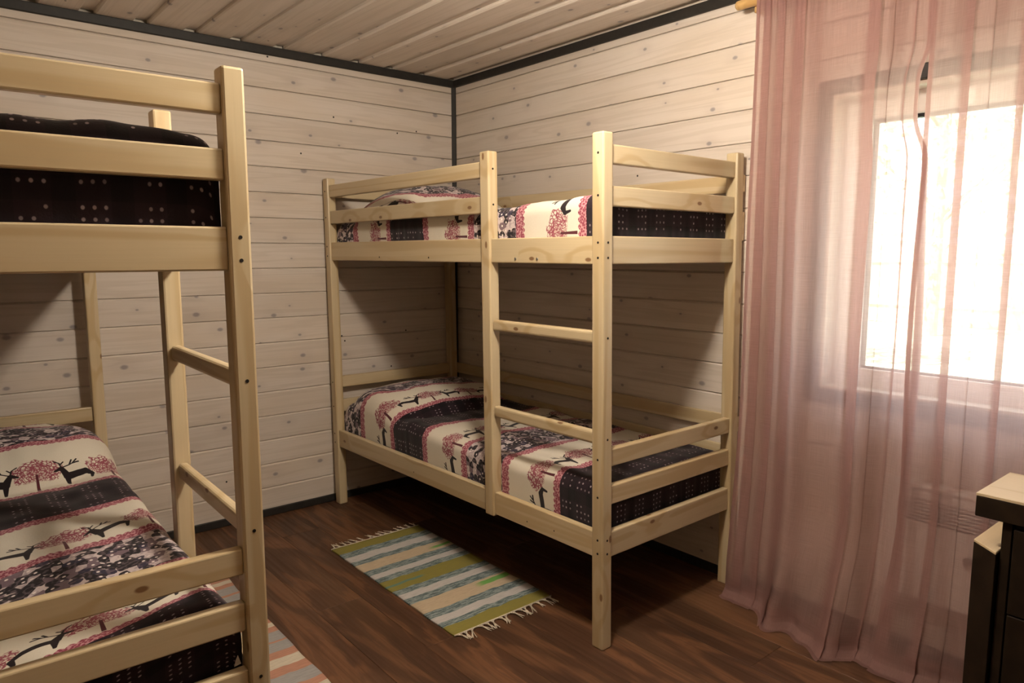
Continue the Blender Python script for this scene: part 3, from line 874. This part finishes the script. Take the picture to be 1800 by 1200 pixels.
curtain('sheer_curtain', foldkeys(2.080, 2.70, [(2.105, 2.150, .014, .0), (2.165, 2.205, .016, .0), (2.222, 2.285, .022, .012), (2.490, 2.548, .020, -.010), (2.574, 2.584, .008, -.015), (2.640, 2.658, .010, -.05)]),
        [(3.0, .014, .4), (5.3, .006, 1.9)], 'sheer pink curtain beside the bunk bed, left of the gap', 2.0, flare1,
        edge_fn=lambda s, z: (.022*math.exp(-((z-1.0)/.5)**2) + .012*smooth01((.6-z)/.5) - .040*math.exp(-((z-1.86)/.13)**4) - .012*smooth01((z-1.9)/.2))*max(0, s)**5 - .03*smooth01((.9-z)/.9)*max(0, 1-s)**3)
def flare2(s): return .10*(1-smooth01((s-.05)/.20)) + .005
curtain('sheer_curtain', foldkeys(2.690, 3.82, [(2.772, 2.815, .020, .0), (2.850, 2.866, .010, .006), (2.922, 2.958, .016, .004), (3.04, 3.07, .014, 0), (3.17, 3.19, .012, 0), (3.30, 3.35, .014, 0), (3.46, 3.49, .012, 0), (3.62, 3.66, .014, 0)]),
        [(5.0, .010, 1.2), (9.3, .004, .3)], 'sheer pink curtain behind the desk, right of the gap', 6.0, flare2,
        edge_fn=lambda s, z: (-.010*math.exp(-((z-1.0)/.5)**2) - .004*smooth01((z-1.6)/.2) - .02*smooth01((.7-z)/.6))*max(0, 1-s)**12)

# ------------------------------------------------------------------ convector heater behind the curtain
HEAT = mat_plain('white_enamel', (.70, .69, .66), .35, .4, noise_amt=.02)
he = empty('convector_heater', (WX, 2.93, 0), 0, 'white wall heater behind the pink curtain under the window', 'heater')
def hspan(name, ax, a, b, mat, bev=.004):
    off = Vector((-WX, -2.93, 0)); return span(name, he, ax, Vector(a)+off, Vector(b)+off, mat, bev, 2)
hspan('body', 'Y', (WX+.012, 2.60, .22), (.058, 3.26, .60), HEAT, .008)
hspan('top_cap', 'Y', (WX+.012, 2.605, .601), (.062, 3.255, .618), HEAT, .006)
for k in range(7):
    hspan('slot', 'Y', (.0575, 2.66, .565-k*.012), (.0590, 3.20, .570-k*.012), GASKET, .0005)
kb = mobj('knob', lathe_mesh([(0, .014), (.012, .014), (.014, .010), (.015, 0), (0, 0)], 20), GASKET, he)
kb.matrix_local = Matrix.Translation((.0585-WX, 2.885-2.93, .40)) @ Matrix.Rotation(math.pi/2, 4, 'Y')
for y in (2.72, 3.14): hspan('bracket', 'Z', (WX, y, .30), (WX+.012, y+.03, .55), GASKET, .001)

# ------------------------------------------------------------------ desk
dk = empty('desk', (.3, 3.6, 0), 0, 'desk with pale wooden top and dark brown body in the lower right corner', 'desk')
def dspan(name, ax, a, b, mat, bev=.002, lab=None):
    off = Vector((-.3, -3.6, 0)); o = span(name, dk, ax, Vector(a)+off, Vector(b)+off, mat, bev)
    if lab: o['label'] = lab
    return o
dspan('worktop', 'Y', (.175, 3.007, .742), (.449, 4.25, .750), DESKTOP, .001, 'pale wooden top surface')
dspan('top_edge', 'Y', (.175, 3.0075, .686), (.4485, 4.25, .742), DARKWOOD, .002, 'thick dark brown edge of the top')
dspan('side_panel', 'Z', (.20, 3.068, 0), (.432, 3.090, .686), DARKWOOD, .001)
dspan('drawer_front', 'Y', (.420, 3.095, .44), (.438, 3.60, .670), DARKWOOD, .002)
dspan('drawer_front', 'Y', (.420, 3.095, .22), (.438, 3.60, .436), DARKWOOD, .002)
dspan('drawer_front', 'Y', (.420, 3.095, .01), (.438, 3.60, .216), DARKWOOD, .002)
dspan('carcass', 'Z', (.20, 3.095, .005), (.418, 3.60, .684), DARKWOOD, .001)
dspan('side_panel', 'Z', (.20, 4.21, 0), (.432, 4.232, .686), DARKWOOD, .001)
def prism(name, poly, z0, z1, mat, lab=None):
    bm = bmesh.new(); A = [bm.verts.new((p[0]-.3, p[1]-3.6, z0)) for p in poly]; B = [bm.verts.new((p[0]-.3, p[1]-3.6, z1)) for p in poly]
    n = len(poly)
    for k in range(n): bm.faces.new((A[k], A[(k+1) % n], B[(k+1) % n], B[k]))
    bm.faces.new(A[::-1]); bm.faces.new(B)
    bmesh.ops.bevel(bm, geom=bm.edges[:], offset=.0015, segments=1, affect='EDGES')
    o = mobj(name, bm_mesh(bm), mat, dk)
    if lab: o['label'] = lab
poly = [(.175, 2.992), (.386, 2.992), (.446, 3.062), (.175, 3.062)]
prism('shelf_body', poly, 0, .592, DARKWOOD, 'low dark side unit with a cut corner')
prism('shelf_top', poly, .592, .600, DESKTOP, 'pale top of the low side unit')

# ------------------------------------------------------------------ outside, seen through the window
GZ = -.42
gm = NT('sunny_grass'); v_ = gm.coord(); n_ = gm.noise(v_, 1.2, 4); n2_ = gm.noise(v_, 30, 3)
GRASS = gm.principled(gm.mix(gm.maprange(n_ + n2_*.3, .4, .9), (.38, .46, .30), (.62, .62, .52)), .9, None, .1)
gr = struct('ground', slab((-60, -50, GZ-.2), (WX-.2, 50, GZ), GRASS)); gr['label'] = 'sunlit lawn outside the window'
BARK = mat_plain('bark', (.30, .25, .20), .9, .1, noise_amt=.3, scale=12)
LEAF = mat_plain('spring_leaves', (.50, .54, .44), .6, .3, noise_amt=.4, scale=3)
LEAF2 = mat_plain('yellow_leaves', (.62, .58, .48), .6, .3, noise_amt=.4, scale=3)
FENCEW = mat_plain('weathered_fence', (.55, .47, .38), .8, .2, noise_amt=.2, scale=8)
def tree(x, y, h, r, mat, label, seed, n=1000):
    root = empty('garden_tree', (x, y, GZ), 0, label, 'tree', 'trees outside the window')
    rnd = random.Random(seed)
    bm = bmesh.new(); tube_bm(bm, (0, 0, -.05), (.1, .05, h*.55), .14, .09, 10); tube_bm(bm, (.1, .05, h*.55), (.15, 0, h*.95), .09, .03, 8)
    for k in range(6):
        a = rnd.uniform(0, 6.28); zb = h*rnd.uniform(.3, .7)
        tube_bm(bm, (.08, .03, zb), (math.cos(a)*r*.7, math.sin(a)*r*.7, zb + h*.22), .05, .015, 6)
    mobj('trunk', bm_mesh(bm), BARK, root)
    bm = bmesh.new()
    for k in range(n):
        while True:
            d = Vector((rnd.uniform(-1, 1), rnd.uniform(-1, 1), rnd.uniform(-1, 1)))
            if .25 < d.length < 1: break
        c = Vector((d.x*r, d.y*r, h*.62 + d.z*h*.40)); s = rnd.uniform(.07, .16)
        a = Vector((rnd.gauss(0, 1), rnd.gauss(0, 1), rnd.gauss(0, 1))).normalized(); b = a.orthogonal().normalized()*s*.5; a = a*s
        bm.faces.new([bm.verts.new(c + q) for q in (a, b, -a, -b)])
    me = bpy.data.meshes.new('leaves'); bm.to_mesh(me); bm.free()
    o = mobj('crown', me, mat, root); o['kind'] = 'stuff'
tree(-7.5, 2.0, 5.2, 1.6, LEAF, 'leafy green tree outside, at the left edge of the window glass', 1)
tree(-11.0, 0.6, 6.5, 2.0, LEAF2, 'yellowish tree outside, behind the gap between the curtains', 2)
tree(-9.0, -3.0, 4.2, 1.5, LEAF, 'small green tree outside near the fence', 3)
tree(-14.5, -2.5, 7.0, 2.4, LEAF, 'tall green tree outside, beyond the lawn', 4)
tree(-13.0, 4.5, 6.0, 2.0, LEAF2, 'round yellow tree outside on the right', 5)
fe = empty('garden_fence', (-17, 0, GZ), 0, 'plain board fence at the far side of the lawn', 'fence')
for k in range(60):
    o = mobj('fence_board', box_mesh(2.0, .19, .03, .004, FENCEW), None, fe)
    o.matrix_local = Matrix.Translation((0, -9 + k*.2, 1.02)) @ Matrix.Rotation(math.pi/2, 4, 'Z') @ Matrix.Rotation(-math.pi/2, 4, 'Y')
    o.matrix_local = Matrix.Translation((0, -9 + k*.2, 1.02)) @ Matrix.Rotation(-math.pi/2, 4, 'Y')
for z in (.5, 1.6):
    o = mobj('fence_beam', box_mesh(12.2, .05, .08, .004, FENCEW), None, fe)
    o.matrix_local = Matrix.Translation((.05, -3, z)) @ Matrix.Rotation(math.pi/2, 4, 'Z')
try:
    scene.cycles.transparent_max_bounces = 14; scene.cycles.max_bounces = 7; scene.cycles.diffuse_bounces = 4; scene.cycles.glossy_bounces = 2
except Exception: pass
